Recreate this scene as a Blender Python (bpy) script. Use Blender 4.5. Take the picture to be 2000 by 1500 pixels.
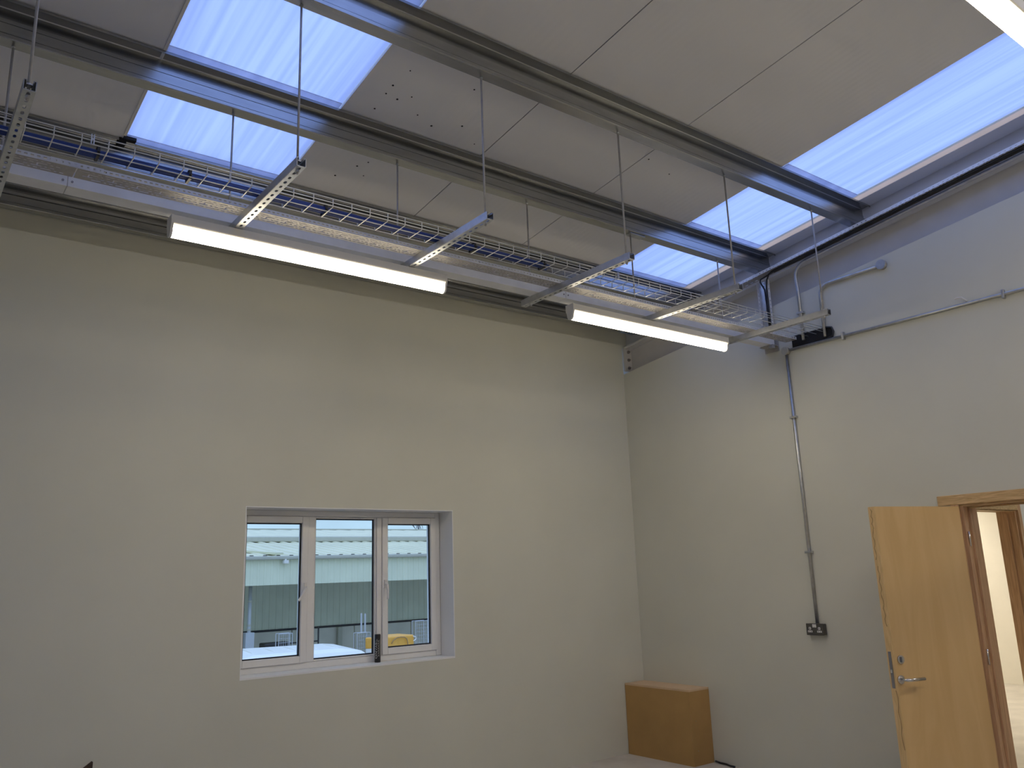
import bpy, bmesh, math, random
from mathutils import Vector, Matrix
random.seed(7)
SC = bpy.context.scene
for o in list(bpy.data.objects):
    bpy.data.objects.remove(o)
COL = SC.collection

# ---------------------------------------------------------------- camera, world, exposure
cam_d = bpy.data.cameras.new('camera'); cam = bpy.data.objects.new('camera', cam_d); COL.objects.link(cam)
_r = Vector((0.79592, -0.60443, -0.03419)); _u = Vector((-0.10871, -0.19826, 0.97410)); _w = Vector((0.59556, 0.77159, 0.22350))
M4 = Matrix.Identity(4)
for i in range(3):
    M4[i][0] = _r[i]; M4[i][1] = _u[i]; M4[i][2] = -_w[i]
M4.translation = Vector((-6.0215, -5.9, 1.6538))
cam.matrix_world = M4
cam_d.sensor_width = 36.0; cam_d.sensor_fit = 'HORIZONTAL'; cam_d.lens = 1613.7 / 2000 * 36
cam_d.clip_start = 0.05; cam_d.clip_end = 500
SC.camera = cam
SC.view_settings.view_transform = 'Standard'; SC.view_settings.look = 'None'
SC.view_settings.exposure = 0.0; SC.view_settings.gamma = 1.0; SC.view_settings.use_curve_mapping = False

LENS_POWER = 26.0          # batten diffusers
WORLD_POWER = 1.7
w = bpy.data.worlds.new('overcast_sky'); SC.world = w; w.use_nodes = True
nt = w.node_tree; nt.nodes.clear()
out = nt.nodes.new('ShaderNodeOutputWorld'); bg = nt.nodes.new('ShaderNodeBackground')
tc = nt.nodes.new('ShaderNodeTexCoord'); sep = nt.nodes.new('ShaderNodeSeparateXYZ')
ramp = nt.nodes.new('ShaderNodeValToRGB')
ramp.color_ramp.elements[0].position = 0.0; ramp.color_ramp.elements[0].color = (0.32, 0.46, 0.58, 1)
ramp.color_ramp.elements[1].position = 0.6; ramp.color_ramp.elements[1].color = (0.50, 0.665, 1.12, 1)
mp = nt.nodes.new('ShaderNodeMapping'); mp.inputs['Scale'].default_value = (2.0, 2.0, 9.0)
nz = nt.nodes.new('ShaderNodeTexNoise'); nz.inputs['Scale'].default_value = 2.2; nz.inputs['Detail'].default_value = 5
cr = nt.nodes.new('ShaderNodeMapRange'); cr.inputs['From Min'].default_value = 0.35; cr.inputs['From Max'].default_value = 0.7
cr.inputs['To Min'].default_value = 0.88; cr.inputs['To Max'].default_value = 1.12
mx = nt.nodes.new('ShaderNodeVectorMath'); mx.operation = 'SCALE'
nt.links.new(tc.outputs['Generated'], sep.inputs[0]); nt.links.new(sep.outputs['Z'], ramp.inputs[0])
nt.links.new(tc.outputs['Generated'], mp.inputs[0]); nt.links.new(mp.outputs[0], nz.inputs['Vector'])
nt.links.new(nz.outputs['Fac'], cr.inputs['Value']); nt.links.new(ramp.outputs[0], mx.inputs[0]); nt.links.new(cr.outputs[0], mx.inputs['Scale'])
nt.links.new(mx.outputs[0], bg.inputs['Color']); bg.inputs['Strength'].default_value = WORLD_POWER
nt.links.new(bg.outputs[0], out.inputs[0])

# ---------------------------------------------------------------- materials
def principled(name):
    m = bpy.data.materials.new(name); m.use_nodes = True
    return m, m.node_tree, m.node_tree.nodes['Principled BSDF']

def mat(name, col, rough=0.6, metal=0.0, var=0.06, scale=(6, 6, 6), bump=0.0, detail=4, spec=0.5):
    """noise-mottled surface in object coordinates"""
    m, t, b = principled(name)
    c = t.nodes.new('ShaderNodeTexCoord'); mpn = t.nodes.new('ShaderNodeMapping'); mpn.inputs['Scale'].default_value = scale
    n = t.nodes.new('ShaderNodeTexNoise'); n.inputs['Scale'].default_value = 1.0; n.inputs['Detail'].default_value = detail
    r = t.nodes.new('ShaderNodeValToRGB')
    r.color_ramp.elements[0].position = 0.3; r.color_ramp.elements[1].position = 0.7
    r.color_ramp.elements[0].color = tuple(x * (1 - var) for x in col) + (1,)
    r.color_ramp.elements[1].color = tuple(min(1, x * (1 + var)) for x in col) + (1,)
    t.links.new(c.outputs['Object'], mpn.inputs[0]); t.links.new(mpn.outputs[0], n.inputs['Vector'])
    t.links.new(n.outputs['Fac'], r.inputs[0]); t.links.new(r.outputs[0], b.inputs['Base Color'])
    b.inputs['Roughness'].default_value = rough; b.inputs['Metallic'].default_value = metal
    b.inputs['Specular IOR Level'].default_value = spec
    if bump:
        bp = t.nodes.new('ShaderNodeBump'); bp.inputs['Strength'].default_value = bump; bp.inputs['Distance'].default_value = 0.004
        t.links.new(n.outputs['Fac'], bp.inputs['Height']); t.links.new(bp.outputs[0], b.inputs['Normal'])
    return m

def wood(name, c1, c2, scale, rough=0.5, dist=4.0, wscale=3.0):
    m, t, b = principled(name)
    c = t.nodes.new('ShaderNodeTexCoord'); mpn = t.nodes.new('ShaderNodeMapping'); mpn.inputs['Scale'].default_value = scale
    n = t.nodes.new('ShaderNodeTexNoise'); n.inputs['Scale'].default_value = wscale; n.inputs['Detail'].default_value = 6; n.inputs['Distortion'].default_value = dist
    r = t.nodes.new('ShaderNodeValToRGB'); r.color_ramp.elements[0].color = c1 + (1,); r.color_ramp.elements[1].color = c2 + (1,)
    r.color_ramp.elements[0].position = 0.35; r.color_ramp.elements[1].position = 0.65
    t.links.new(c.outputs['Object'], mpn.inputs[0]); t.links.new(mpn.outputs[0], n.inputs['Vector'])
    t.links.new(n.outputs['Fac'], r.inputs[0]); t.links.new(r.outputs[0], b.inputs['Base Color'])
    b.inputs['Roughness'].default_value = rough
    return m

def ribbed(name, col, pitch, axis=0, rough=0.5, depth=0.1, spec=0.3):
    """painted sheet with fine rolled micro-ribs running along the slope"""
    m, t, b = principled(name)
    c = t.nodes.new('ShaderNodeTexCoord'); mpn = t.nodes.new('ShaderNodeMapping')
    wv = t.nodes.new('ShaderNodeTexWave'); wv.bands_direction = 'XYZ'[axis]; wv.inputs['Scale'].default_value = 0.314 / pitch
    t.links.new(c.outputs['Object'], mpn.inputs[0]); t.links.new(mpn.outputs[0], wv.inputs['Vector'])
    n = t.nodes.new('ShaderNodeTexNoise'); n.inputs['Scale'].default_value = 1.5; n.inputs['Detail'].default_value = 3
    t.links.new(c.outputs['Object'], n.inputs['Vector'])
    r = t.nodes.new('ShaderNodeValToRGB')
    r.color_ramp.elements[0].color = tuple(x * .95 for x in col) + (1,); r.color_ramp.elements[1].color = tuple(x * 1.05 for x in col) + (1,)
    t.links.new(n.outputs['Fac'], r.inputs[0]); t.links.new(r.outputs[0], b.inputs['Base Color'])
    bp = t.nodes.new('ShaderNodeBump'); bp.inputs['Strength'].default_value = depth; bp.inputs['Distance'].default_value = 0.003
    t.links.new(wv.outputs['Fac'], bp.inputs['Height']); t.links.new(bp.outputs[0], b.inputs['Normal'])
    b.inputs['Roughness'].default_value = rough; b.inputs['Specular IOR Level'].default_value = spec
    return m

def translucent(name, c1, c2, scale):
    m = bpy.data.materials.new(name); m.use_nodes = True; t = m.node_tree; t.nodes.clear()
    o = t.nodes.new('ShaderNodeOutputMaterial'); tr = t.nodes.new('ShaderNodeBsdfTranslucent'); gl = t.nodes.new('ShaderNodeBsdfGlossy')
    gl.inputs['Roughness'].default_value = 0.3; mxs = t.nodes.new('ShaderNodeMixShader'); mxs.inputs[0].default_value = 0.03
    c = t.nodes.new('ShaderNodeTexCoord'); mpn = t.nodes.new('ShaderNodeMapping'); mpn.inputs['Scale'].default_value = scale
    n = t.nodes.new('ShaderNodeTexNoise'); n.inputs['Scale'].default_value = 1; n.inputs['Detail'].default_value = 5
    r = t.nodes.new('ShaderNodeValToRGB'); r.color_ramp.elements[0].color = c1 + (1,); r.color_ramp.elements[1].color = c2 + (1,)
    r.color_ramp.elements[0].position = .32; r.color_ramp.elements[1].position = .62
    t.links.new(c.outputs['Object'], mpn.inputs[0]); t.links.new(mpn.outputs[0], n.inputs['Vector']); t.links.new(n.outputs['Fac'], r.inputs[0])
    t.links.new(r.outputs[0], tr.inputs['Color']); t.links.new(tr.outputs[0], mxs.inputs[1]); t.links.new(gl.outputs[0], mxs.inputs[2])
    t.links.new(mxs.outputs[0], o.inputs[0])
    return m

def emitter(name, col, power):
    m = bpy.data.materials.new(name); m.use_nodes = True; t = m.node_tree; t.nodes.clear()
    o = t.nodes.new('ShaderNodeOutputMaterial'); e = t.nodes.new('ShaderNodeEmission')
    e.inputs['Color'].default_value = col + (1,); e.inputs['Strength'].default_value = power
    t.links.new(e.outputs[0], o.inputs[0]); return m

def batten_lens(name, col, power):
    """opal diffuser over a row of downward LEDs: brightest below, dimmer on its flanks"""
    m = emitter(name, col, power); t = m.node_tree; e = [n for n in t.nodes if n.type == 'EMISSION'][0]
    g = t.nodes.new('ShaderNodeNewGeometry'); sp = t.nodes.new('ShaderNodeSeparateXYZ'); mr = t.nodes.new('ShaderNodeMapRange')
    mr.inputs['From Min'].default_value = 0.0; mr.inputs['From Max'].default_value = -1.0
    mr.inputs['To Min'].default_value = power * .16; mr.inputs['To Max'].default_value = power * 1.75
    t.links.new(g.outputs['True Normal'], sp.inputs[0]); t.links.new(sp.outputs['Z'], mr.inputs['Value']); t.links.new(mr.outputs[0], e.inputs['Strength'])
    return m

def glass(name):
    m = bpy.data.materials.new(name); m.use_nodes = True; t = m.node_tree; t.nodes.clear()
    o = t.nodes.new('ShaderNodeOutputMaterial'); tp = t.nodes.new('ShaderNodeBsdfTransparent'); tp.inputs['Color'].default_value = (.93, .96, .95, 1)
    gl = t.nodes.new('ShaderNodeBsdfGlossy'); gl.inputs['Roughness'].default_value = 0.0
    fr = t.nodes.new('ShaderNodeFresnel'); fr.inputs['IOR'].default_value = 1.45
    ml = t.nodes.new('ShaderNodeMath'); ml.operation = 'MULTIPLY'; ml.inputs[1].default_value = 0.9
    mxs = t.nodes.new('ShaderNodeMixShader')
    t.links.new(fr.outputs[0], ml.inputs[0]); t.links.new(ml.outputs[0], mxs.inputs[0])
    t.links.new(tp.outputs[0], mxs.inputs[1]); t.links.new(gl.outputs[0], mxs.inputs[2]); t.links.new(mxs.outputs[0], o.inputs[0])
    return m

MT = dict(
    wall=mat('wall_paint', (.66, .655, .565), .75, var=.03, scale=(1.2, 1.2, 1.2), spec=.2),
    reveal=mat('white_reveal_paint', (.86, .87, .87), .7, var=.02, scale=(2, 2, 2)),
    floor=mat('concrete_floor', (.60, .56, .49), .8, var=.12, scale=(3, 3, 3), bump=.1),
    panel=ribbed('roof_liner_paint', (.80, .79, .775), .05, 0, .45, .12),
    lining_grey=mat('grey_flashing', (.62, .62, .63), .6, var=.03),
    cream_edge=translucent('cream_filler', (.80, .66, .54), (.84, .69, .57), (5, 5, 5)),
    roof_light=translucent('rooflight_sheet', (.655, .70, .84), (.76, .795, .92), (28, .5, .5)),
    roof_dim=translucent('rooflight_filler', (.70, .69, .72), (.78, .77, .79), (9, 3, 3)),
    galv=mat('galvanised_steel', (.56, .57, .57), .38, 1.0, var=.10, scale=(25, 25, 25)),
    galv_dull=mat('dull_galvanised_steel', (.42, .405, .385), .55, .25, var=.08, scale=(40, 40, 40)),
    purlin=mat('purlin_galvanised', (.40, .405, .40), .26, 1.0, var=.08, scale=(6, 40, 40)),
    trunk=mat('galvanised_trunking', (.78, .785, .79), .5, .25, var=.05, scale=(10, 10, 10)),
    wire=mat('zinc_wire', (.72, .72, .69), .4, .45, var=.05),
    steel_paint=mat('grey_steel_paint', (.55, .54, .53), .6, var=.04),
    hole=mat('dark_void', (.012, .012, .014), .9, var=.1),
    black=mat('black_pvc', (.018, .018, .02), .45, var=.2),
    blue=mat('blue_pvc', (.018, .05, .24), .4, var=.12, scale=(20, 20, 20)),
    white=mat('white_enamel', (.78, .76, .70), .4, var=.02),
    upvc=mat('white_upvc', (.86, .855, .84), .35, var=.02),
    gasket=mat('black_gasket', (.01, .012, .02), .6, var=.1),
    glass=glass('window_glass'),
    lens=batten_lens('batten_diffuser', (1.0, .87, .66), LENS_POWER),
    oak=wood('oak_veneer', (.72, .475, .205), (.78, .53, .245), (2.2, 2.2, .35), .34, 1.5, 2.5),
    oak_edge=wood('oak_lipping', (.66, .44, .19), (.80, .56, .27), (9, 9, 1.1), .55, 3.0, 3.0),
    pine_v=wood('pine_lining', (.50, .29, .145), (.68, .43, .24), (18, 18, 1.0), .5, 2.5, 2.0),
    pine_h=wood('pine_architrave', (.50, .32, .135), (.72, .50, .25), (6, 2.2, 22), .5, 3.5, 1.6),
    stain=mat('dark_stain', (.40, .24, .095), .6, var=.1),
    chrome=mat('satin_chrome', (.70, .68, .65), .22, 1.0, var=.04),
    lockplate=mat('dull_lock_steel', (.30, .28, .28), .45, .8, var=.1),
    mdf=mat('brown_board', (.46, .28, .10), .7, var=.08, scale=(4, 4, 4)),
    mdf_top=mat('pale_board_edge', (.66, .48, .30), .75, var=.06, scale=(6, 6, 6)),
    socket_metal=mat('dark_metalclad', (.10, .095, .085), .45, .4, var=.08),
    socket_white=mat('white_socket_insert', (.8, .79, .76), .4, var=.02),
    cream_wall=mat('cream_wall_paint', (.80, .76, .66), .8, var=.02),
    tube=mat('black_cartridge', (.012, .012, .013), .35, var=.1),
    tube_print=mat('cartridge_print', (.75, .74, .72), .5, var=.02),
    clad_light=mat('pale_green_cladding', (.74, .76, .56), .55, var=.05, scale=(1, 1, 1)),
    clad_dark=mat('green_grey_cladding', (.76, .78, .62), .6, var=.06, scale=(1, 1, 1)),
    roof_out=mat('weathered_roof_sheet', (.70, .68, .46), .6, var=.06, scale=(.6, .6, .6)),
    gutter=mat('grey_gutter', (.48, .47, .38), .55, var=.05),
    concrete=mat('concrete_panel', (.74, .70, .60), .85, var=.08, scale=(1.5, 1.5, 1.5)),
    yard=mat('tarmac', (.36, .35, .33), .9, var=.1, scale=(2, 2, 2)),
    van=mat('white_van_paint', (.85, .83, .74), .3, var=.02),
    orange=mat('orange_plastic', (.85, .42, .06), .45, var=.06),
    pipe_grey=mat('grey_upvc_pipe', (.50, .52, .53), .5, var=.04),
    bark=mat('bare_twig', (.20, .19, .21), .9, var=.1),
    timber_dark=mat('dark_timber', (.055, .032, .018), .7, var=.2),
)

# ---------------------------------------------------------------- mesh builder
ORG = {}
class MB:
    def __init__(s): s.v = []; s.f = []
    def add(s, vs, fs):
        n = len(s.v); s.v += [tuple(p) for p in vs]; s.f += [tuple(i + n for i in f) for f in fs]; return s
    def box(s, x0, x1, y0, y1, z0, z1):
        return s.add([(x0, y0, z0), (x1, y0, z0), (x1, y1, z0), (x0, y1, z0), (x0, y0, z1), (x1, y0, z1), (x1, y1, z1), (x0, y1, z1)],
                     [(0, 3, 2, 1), (4, 5, 6, 7), (0, 1, 5, 4), (1, 2, 6, 5), (2, 3, 7, 6), (3, 0, 4, 7)])
    def hexa(s, p):   # 8 points ordered like box
        return s.add(p, [(0, 3, 2, 1), (4, 5, 6, 7), (0, 1, 5, 4), (1, 2, 6, 5), (2, 3, 7, 6), (3, 0, 4, 7)])
    def slab(s, x0, x1, y0, y1, fz0, fz1):   # top/bottom heights are functions of Y (y0<y1)
        return s.hexa([(x0, y0, fz0(y0)), (x1, y0, fz0(y0)), (x1, y1, fz0(y1)), (x0, y1, fz0(y1)),
                       (x0, y0, fz1(y0)), (x1, y0, fz1(y0)), (x1, y1, fz1(y1)), (x0, y1, fz1(y1))])
    def prism(s, prof, fn, a, b, closed=True):   # profile points -> fn(p, t) at t=a,b
        n = len(prof); vs = [fn(p, a) for p in prof] + [fn(p, b) for p in prof]
        fs = [(i, (i + 1) % n, n + (i + 1) % n, n + i) for i in range(n if closed else n - 1)]
        if closed: fs += [tuple(range(n - 1, -1, -1)), tuple(range(n, 2 * n))]
        return s.add(vs, fs)
    def tube(s, path, r, n=8, cap=True):
        P = [Vector(p) for p in path]; rings = []; up = None
        for i, p in enumerate(P):
            d = (P[min(i + 1, len(P) - 1)] - P[max(i - 1, 0)]).normalized()
            if up is None: up = Vector((0, 0, 1)) if abs(d.z) < .9 else Vector((1, 0, 0))
            a = d.cross(up).normalized(); b = a.cross(d).normalized(); up = b
            rr = r[i] if isinstance(r, (list, tuple)) else r
            rings.append([p + (a * math.cos(2 * math.pi * k / n) + b * math.sin(2 * math.pi * k / n)) * rr for k in range(n)])
        vs = [q for g in rings for q in g]; fs = []
        for i in range(len(P) - 1):
            for k in range(n):
                fs.append((i * n + k, i * n + (k + 1) % n, (i + 1) * n + (k + 1) % n, (i + 1) * n + k))
        if cap: fs += [tuple(range(n - 1, -1, -1)), tuple(range((len(P) - 1) * n, len(P) * n))]
        return s.add(vs, fs)
    def build(s, name, m, parent=None, smooth=False, solid=0.0, bevel=0.0):
        o0 = ORG.get(parent.name, Vector((0, 0, 0))) if parent is not None else Vector((0, 0, 0))
        me = bpy.data.meshes.new(name)
        me.from_pydata([tuple(Vector(p) - o0) for p in s.v], [], s.f)
        bm = bmesh.new(); bm.from_mesh(me); bmesh.ops.recalc_face_normals(bm, faces=bm.faces); bm.to_mesh(me); bm.free()
        me.materials.append(m if not isinstance(m, str) else MT[m])
        if smooth:
            me.polygons.foreach_set('use_smooth', [len(p.vertices) == 4 for p in me.polygons])
        ob = bpy.data.objects.new(name, me); COL.objects.link(ob)
        if parent is not None: ob.parent = parent
        ORG[ob.name] = o0
        if solid:
            md = ob.modifiers.new('sheet', 'SOLIDIFY'); md.thickness = solid; md.offset = 0
        if bevel:
            md = ob.modifiers.new('edge', 'BEVEL'); md.width = bevel; md.segments = 2; md.limit_method = 'ANGLE'
        return ob

def tag(o, label=None, cat=None, group=None, kind=None):
    if label: o['label'] = label
    if cat: o['category'] = cat
    if group: o['group'] = group
    if kind: o['kind'] = kind
    return o
def thing(name, loc, label, cat, group=None, kind=None):
    o = bpy.data.objects.new(name, None); COL.objects.link(o); o.location = loc; o.empty_display_size = .05
    ORG[o.name] = Vector(loc); return tag(o, label, cat, group, kind)
def struct(o, label): return tag(o, label, None, None, 'structure')
def arc(c, a, b, n=8):   # quarter turn path around centre: c + a*cos + b*sin
    c, a, b = Vector(c), Vector(a), Vector(b)
    return [c + a * math.cos(math.pi / 2 * i / n) + b * math.sin(math.pi / 2 * i / n) for i in range(n + 1)]

def perforated(bm, fn, L0, L1, rows):
    """thin sheet in (u,v); rows = [(v0, v1, None | (pitch, offset, [(a,b),...] slots inside one pitch, inset))]"""
    for v0, v1, pat in rows:
        if pat is None:
            bm.add([fn(L0, v0), fn(L1, v0), fn(L1, v1), fn(L0, v1)], [(0, 1, 2, 3)]); continue
        pitch, off, slots = pat
        n = int((L1 - L0) / pitch); u = L0
        cuts = []
        for k in range(n):
            for a, b in slots: cuts.append((L0 + off + k * pitch + a, L0 + off + k * pitch + b))
        for a, b in cuts:
            if b > L1: break
            bm.add([fn(u, v0), fn(a, v0), fn(a, v1), fn(u, v1)], [(0, 1, 2, 3)]); u = b
        bm.add([fn(u, v0), fn(L1, v0), fn(L1, v1), fn(u, v1)], [(0, 1, 2, 3)])
def oval_holes(bm, fn, L0, pitch, n, v0, v1, hl, hw):
    """strip with n rounded slots: hl x hw (half sizes), one per pitch, centred"""
    vm = (v0 + v1) / 2
    for k in range(n):
        a = L0 + k * pitch; b = a + pitch; c = (a + b) / 2
        outer = [(a, v0), (c, v0), (b, v0), (b, vm), (b, v1), (c, v1), (a, v1), (a, vm)]
        s = hl - hw
        inner = [(c - s - hw * .7, vm - hw * .7), (c, vm - hw), (c + s + hw * .7, vm - hw * .7), (c + hl, vm), (c + s + hw * .7, vm + hw * .7), (c, vm + hw), (c - s - hw * .7, vm + hw * .7), (c - hl, vm)]
        bm.add([fn(*p) for p in outer] + [fn(*p) for p in inner], [(i, (i + 1) % 8, 8 + (i + 1) % 8, 8 + i) for i in range(8)])

# ---------------------------------------------------------------- key dimensions
S = .1175                                     # roof slope (rises towards the camera, -Y)
zroof = lambda y: 4.162 - S * y               # underside of roof panels
zpur = lambda y: 3.983 - S * y                # underside of purlins
zwt = lambda y: 3.627 - S * y                 # top of right wall lining
XL, YF = -9.3, -9.6                           # room extents behind the camera

# ================================================================= SETTING
struct(MB().box(XL - .2, 6.4, YF - .2, .3, -.15, 0).build('floor', 'floor'), 'pale dusty concrete floor')
b = MB()                                      # window wall with opening
WX0, WX1, WZ0, WZ1 = -3.915, -2.148, 1.002, 2.19
b.box(XL, WX0, 0, .3, 0, 3.943).box(WX1, 0.0, 0, .3, 0, 3.943).box(WX0, WX1, 0, .3, 0, WZ0).box(WX0, WX1, 0, .3, WZ1, 3.943)
b.box(XL, .3, .10, .3, 3.943, 4.15)
struct(b.build('wall_back', 'wall'), 'grey-beige painted window wall')
b = MB()                                      # right wall with doorway
DY0, DY1, DZ = -3.16, -4.02, 2.03
b.slab(0, .2, DY0, .3, lambda y: 0, zwt)
b.slab(0, .2, DY1, DY0, lambda y: DZ, zwt)
b.slab(0, .2, YF, DY1, lambda y: 0, zwt)
# (cable entry is a dark sleeve fixed on the face)
wr = struct(b.build('wall_right', 'wall'), 'grey painted right-hand wall with doorway')
b = MB(); b.slab(.17, .3, YF, .3, lambda y: zwt(y) - .02, zroof)
struct(b.build('wall_gable', 'lining_grey'), 'grey gable lining strip above the rafter on the right')
struct(MB().slab(XL - .2, XL, YF - .2, .3, lambda y: 0, zroof).build('wall_left', 'wall'), 'painted wall left of the frame')
struct(MB().box(XL, .3, YF - .2, YF, 0, zroof(YF)).build('wall_front', 'wall'), 'painted wall behind the camera')

# roof: metre-wide insulated panels with recessed joints, two rooflights
ceil = struct(thing('ceiling', (0, 0, 0), 'sloping roof of grey insulated panels', None), 'sloping roof of grey insulated panels')
joints = [.3, -1.02, -2.05, -3.07, -4.09, -5.09, -6.11, -7.13, -8.15, -9.5]
YS0, YS1 = -.93, -9.3                         # rooflight extent along the slope
def panel(x0, x1, y0, y1):
    g = .0036
    bb = MB()
    bb.slab(x0 + g, x1 - g, y0, y1, zroof, lambda y: zroof(y) + .05)
    bb.slab(x0, x1, y0, y1, lambda y: zroof(y) + .05, lambda y: zroof(y) + .1)
    return bb.build('roof_panel', 'panel', ceil)
for i in range(len(joints) - 1):
    x1, x0 = joints[i], joints[i + 1]
    if i == 0:      # right-hand bay holds rooflight; strip over the wall
        panel(x0, x1, YS0, .3); panel(x0, x1, YF - .2, YS1); panel(0, x1, YS1, YS0)
    elif i in (4, 8):
        panel(x0, x1, YS0, .3); panel(x0, x1, YF - .2, YS1)
    else:
        panel(x0, x1, YF - .2, .3)
for jx_ in joints[1:-1]:  # near-black strips stand in for the shade inside the panel joints
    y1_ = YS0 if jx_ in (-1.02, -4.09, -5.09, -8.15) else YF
    MB().slab(jx_ - .0031, jx_ + .0031, YF, .09, lambda y: zroof(y) + .005, lambda y: zroof(y) + .049).build('joint_shade', 'gasket', ceil) if y1_ == YF else MB().slab(jx_ - .0031, jx_ + .0031, YS0, .09, lambda y: zroof(y) + .005, lambda y: zroof(y) + .049).build('joint_shade', 'gasket', ceil)
MB().slab(-.075, 0, YS1, YS0, lambda y: zroof(y) - .001, lambda y: zroof(y) + .001).build('edge_filler', 'cream_edge', ceil)
PUR = [-2.645, -1.722, -.86, -4.98, -6.15, -8.2]   # rear lower edge of each purlin
for nm, (x0, x1), lab in (('window_2', (-1.02, -.075), 'translucent rooflight along the right wall'), ('window_3', (-5.09, -4.09), 'translucent rooflight in the left roof bay'), ('window_4', (-9.28, -8.15), 'translucent rooflight left of the frame')):
    e = struct(thing(nm, (0, 0, 0), lab, None), lab)
    MB().slab(x0, x1, YS1, YS0, lambda y: zroof(y) + .015, lambda y: zroof(y) + .018).build('rooflight_sheet', 'roof_light', e)
    for py in PUR:
        if YS1 + .3 < py < YS0 + .2:
            MB().slab(x0 + .01, x1 - .01, py - .145, py - .04, lambda y: zroof(y) - .0, lambda y: zroof(y) + .006).build('support_strip', 'roof_dim', e)
    if nm == 'window_3':
        MB().slab(x0 - .004, x0 + .012, YS1, YS0, lambda y: zroof(y) - .006, lambda y: zroof(y) + .02).build('edge_trim', 'white', e)
        MB().box(x0 - .02, x0 + .02, -.97, -.87, zroof(-.92) - .03, zroof(-.92) + .004).box(x0 + .0, x0 + .07, -1.0, -.97, zroof(-.98) - .02, zroof(-.98)).build('corner_clip', 'hole', e)
# dark fixings / holes in the panels
hs = [(-3.897, -2.311), (-3.921, -2.156), (-3.921, -2.075), (-3.775, -2.12), (-3.839, -2.061), (-3.914, -1.922), (-3.659, -1.992), (-3.529, -1.941), (-3.358, -2.03), (-3.488, -2.354), (-3.183, -1.911), (-3.735, -1.342), (-3.69, -1.413), (-3.646, -1.26), (-3.814, -1.177), (-2.0, -2.34), (-1.723, -2.277)]
first = None
for i, (hx, hy) in enumerate(hs):
    if first is None:
        first = MB().tube([(0, 0, -.002), (0, 0, .004)], .007, 8).build('screw_hole', 'hole', ceil); o = first
    else:
        o = first.copy(); COL.objects.link(o)
    k = .6 + .5 * ((i * 37) % 10) / 10
    o.location = (hx, hy, zroof(hy)); o.scale = (k, k, 1)

# steel rafter along the right wall
t = thing('steel_rafter', (.085, -4.5, zwt(-4.5)), 'grey painted steel rafter sloping along the top of the right wall', 'rafter')
MB().slab(-.005, .168, YF + .05, -.02, lambda y: zpur(y) - .098, lambda y: zpur(y) - .076).build('flange', 'lining_grey', t)
MB().slab(.092, .104, YF + .05, -.02, lambda y: zwt(y) + .001, lambda y: zpur(y) - .098).build('web', 'steel_paint', t)
ep = MB().box(-.012, .088, -.045, -.022, 3.655, 3.903).build('end_plate', 'steel_paint', t)
for z in (3.69, 3.775, 3.86):
    MB().tube([(.04, -.045, z), (.04, -.058, z)], .017, 6).tube([(.04, -.058, z), (.04, -.072, z)], .008, 8).build('bolt', 'lockplate', ep)
for py in (PUR[0], PUR[1], PUR[2]):
    MB().box(.03, .16, py - .06, py - .005, zpur(py) - .08, zpur(py) - .0).build('cleat', 'galv_dull', t)

# purlins: rolled multibeam section, bottom flange to the rear, top flange to the front
def purlin_prof(t_=.003):
    # (y, z) relative to rear lower edge
    ln = [(0, .010), (0, 0), (-.062, 0), (-.066, .004), (-.066, .022), (-.062, .028), (-.062, .078), (-.044, .092), (-.040, .098), (-.040, .120), (-.036, .124), (-.036, .174), (-.040, .178), (-.104, .178), (-.106, .176), (-.106, .162)]
    n2 = []
    for i, p in enumerate(ln):
        a = Vector(ln[max(i - 1, 0)]); c = Vector(ln[min(i + 1, len(ln) - 1)]); d = (c - a).normalized()
        n2.append((p[0] + d.y * t_, p[1] - d.x * t_))
    return ln + n2[::-1]
def purlin(py, label, x1=.16, x0=XL + .01):
    z0 = zpur(py)
    e = thing('roof_purlin', ((x0 + x1) / 2, py, z0), label, 'purlin')
    MB().prism(purlin_prof(), lambda p, q: (q, py + p[0], z0 + p[1] - S * p[0] * .98 - .0045), x0, x1).build('beam', 'purlin', e)
    return e
purlin(PUR[0], 'galvanised purlin nearest the camera, carrying the front hanger rods')
purlin(PUR[1], 'middle galvanised purlin crossing both rooflights behind the front rods')
purlin(PUR[2], 'rear galvanised purlin low behind the wire cable basket')
for py, lab in zip(PUR[3:], ['first', 'second', 'third']):
    purlin(py, lab + ' galvanised purlin beyond the top edge of the photo')
e = thing('eaves_beam', (-4.5, -.17, zpur(-.17)), 'dark galvanised eaves beam along the top of the window wall', 'beam')
MB().prism(purlin_prof(), lambda p, q: (q, -.172 + p[0], 4.005 + p[1] * .9), XL + .01, -.02).build('beam', 'purlin', e)

# ================================================================= WINDOW
win = struct(thing('window_1', ((WX0 + WX1) / 2, .1, WZ0), 'white three-light window', None), 'white three-light upvc window in the back wall')
FY, FB = .20, .27
def ring(bm, x0, x1, z0, z1, wd, y0, y1):
    bm.box(x0, x0 + wd, y0, y1, z0, z1).box(x1 - wd, x1, y0, y1, z0, z1).box(x0 + wd, x1 - wd, y0, y1, z0, z0 + wd).box(x0 + wd, x1 - wd, y0, y1, z1 - wd, z1)
    return bm
MB().box(WX0, WX1, -.0, FY, WZ0, WZ0 + .012).build('window_sill', 'reveal', win)
for x0, x1, z0, z1 in ((WX0, WX0 + .006, WZ0 + .012, WZ1), (WX1 - .006, WX1, WZ0 + .012, WZ1)):
    MB().box(x0, x1, 0, FY, z0, z1).build('reveal_lining', 'reveal', win)
MB().box(WX0 + .006, WX1 - .006, 0, FY, WZ1 - .006, WZ1).build('reveal_lining', 'reveal', win)
fx0, fx1, fz0, fz1 = WX0 + .0062, WX1 - .0062, WZ0 + .012, WZ1 - .006
b = ring(MB(), fx0, fx1, fz0, fz1, .046, FY, FB)
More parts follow.
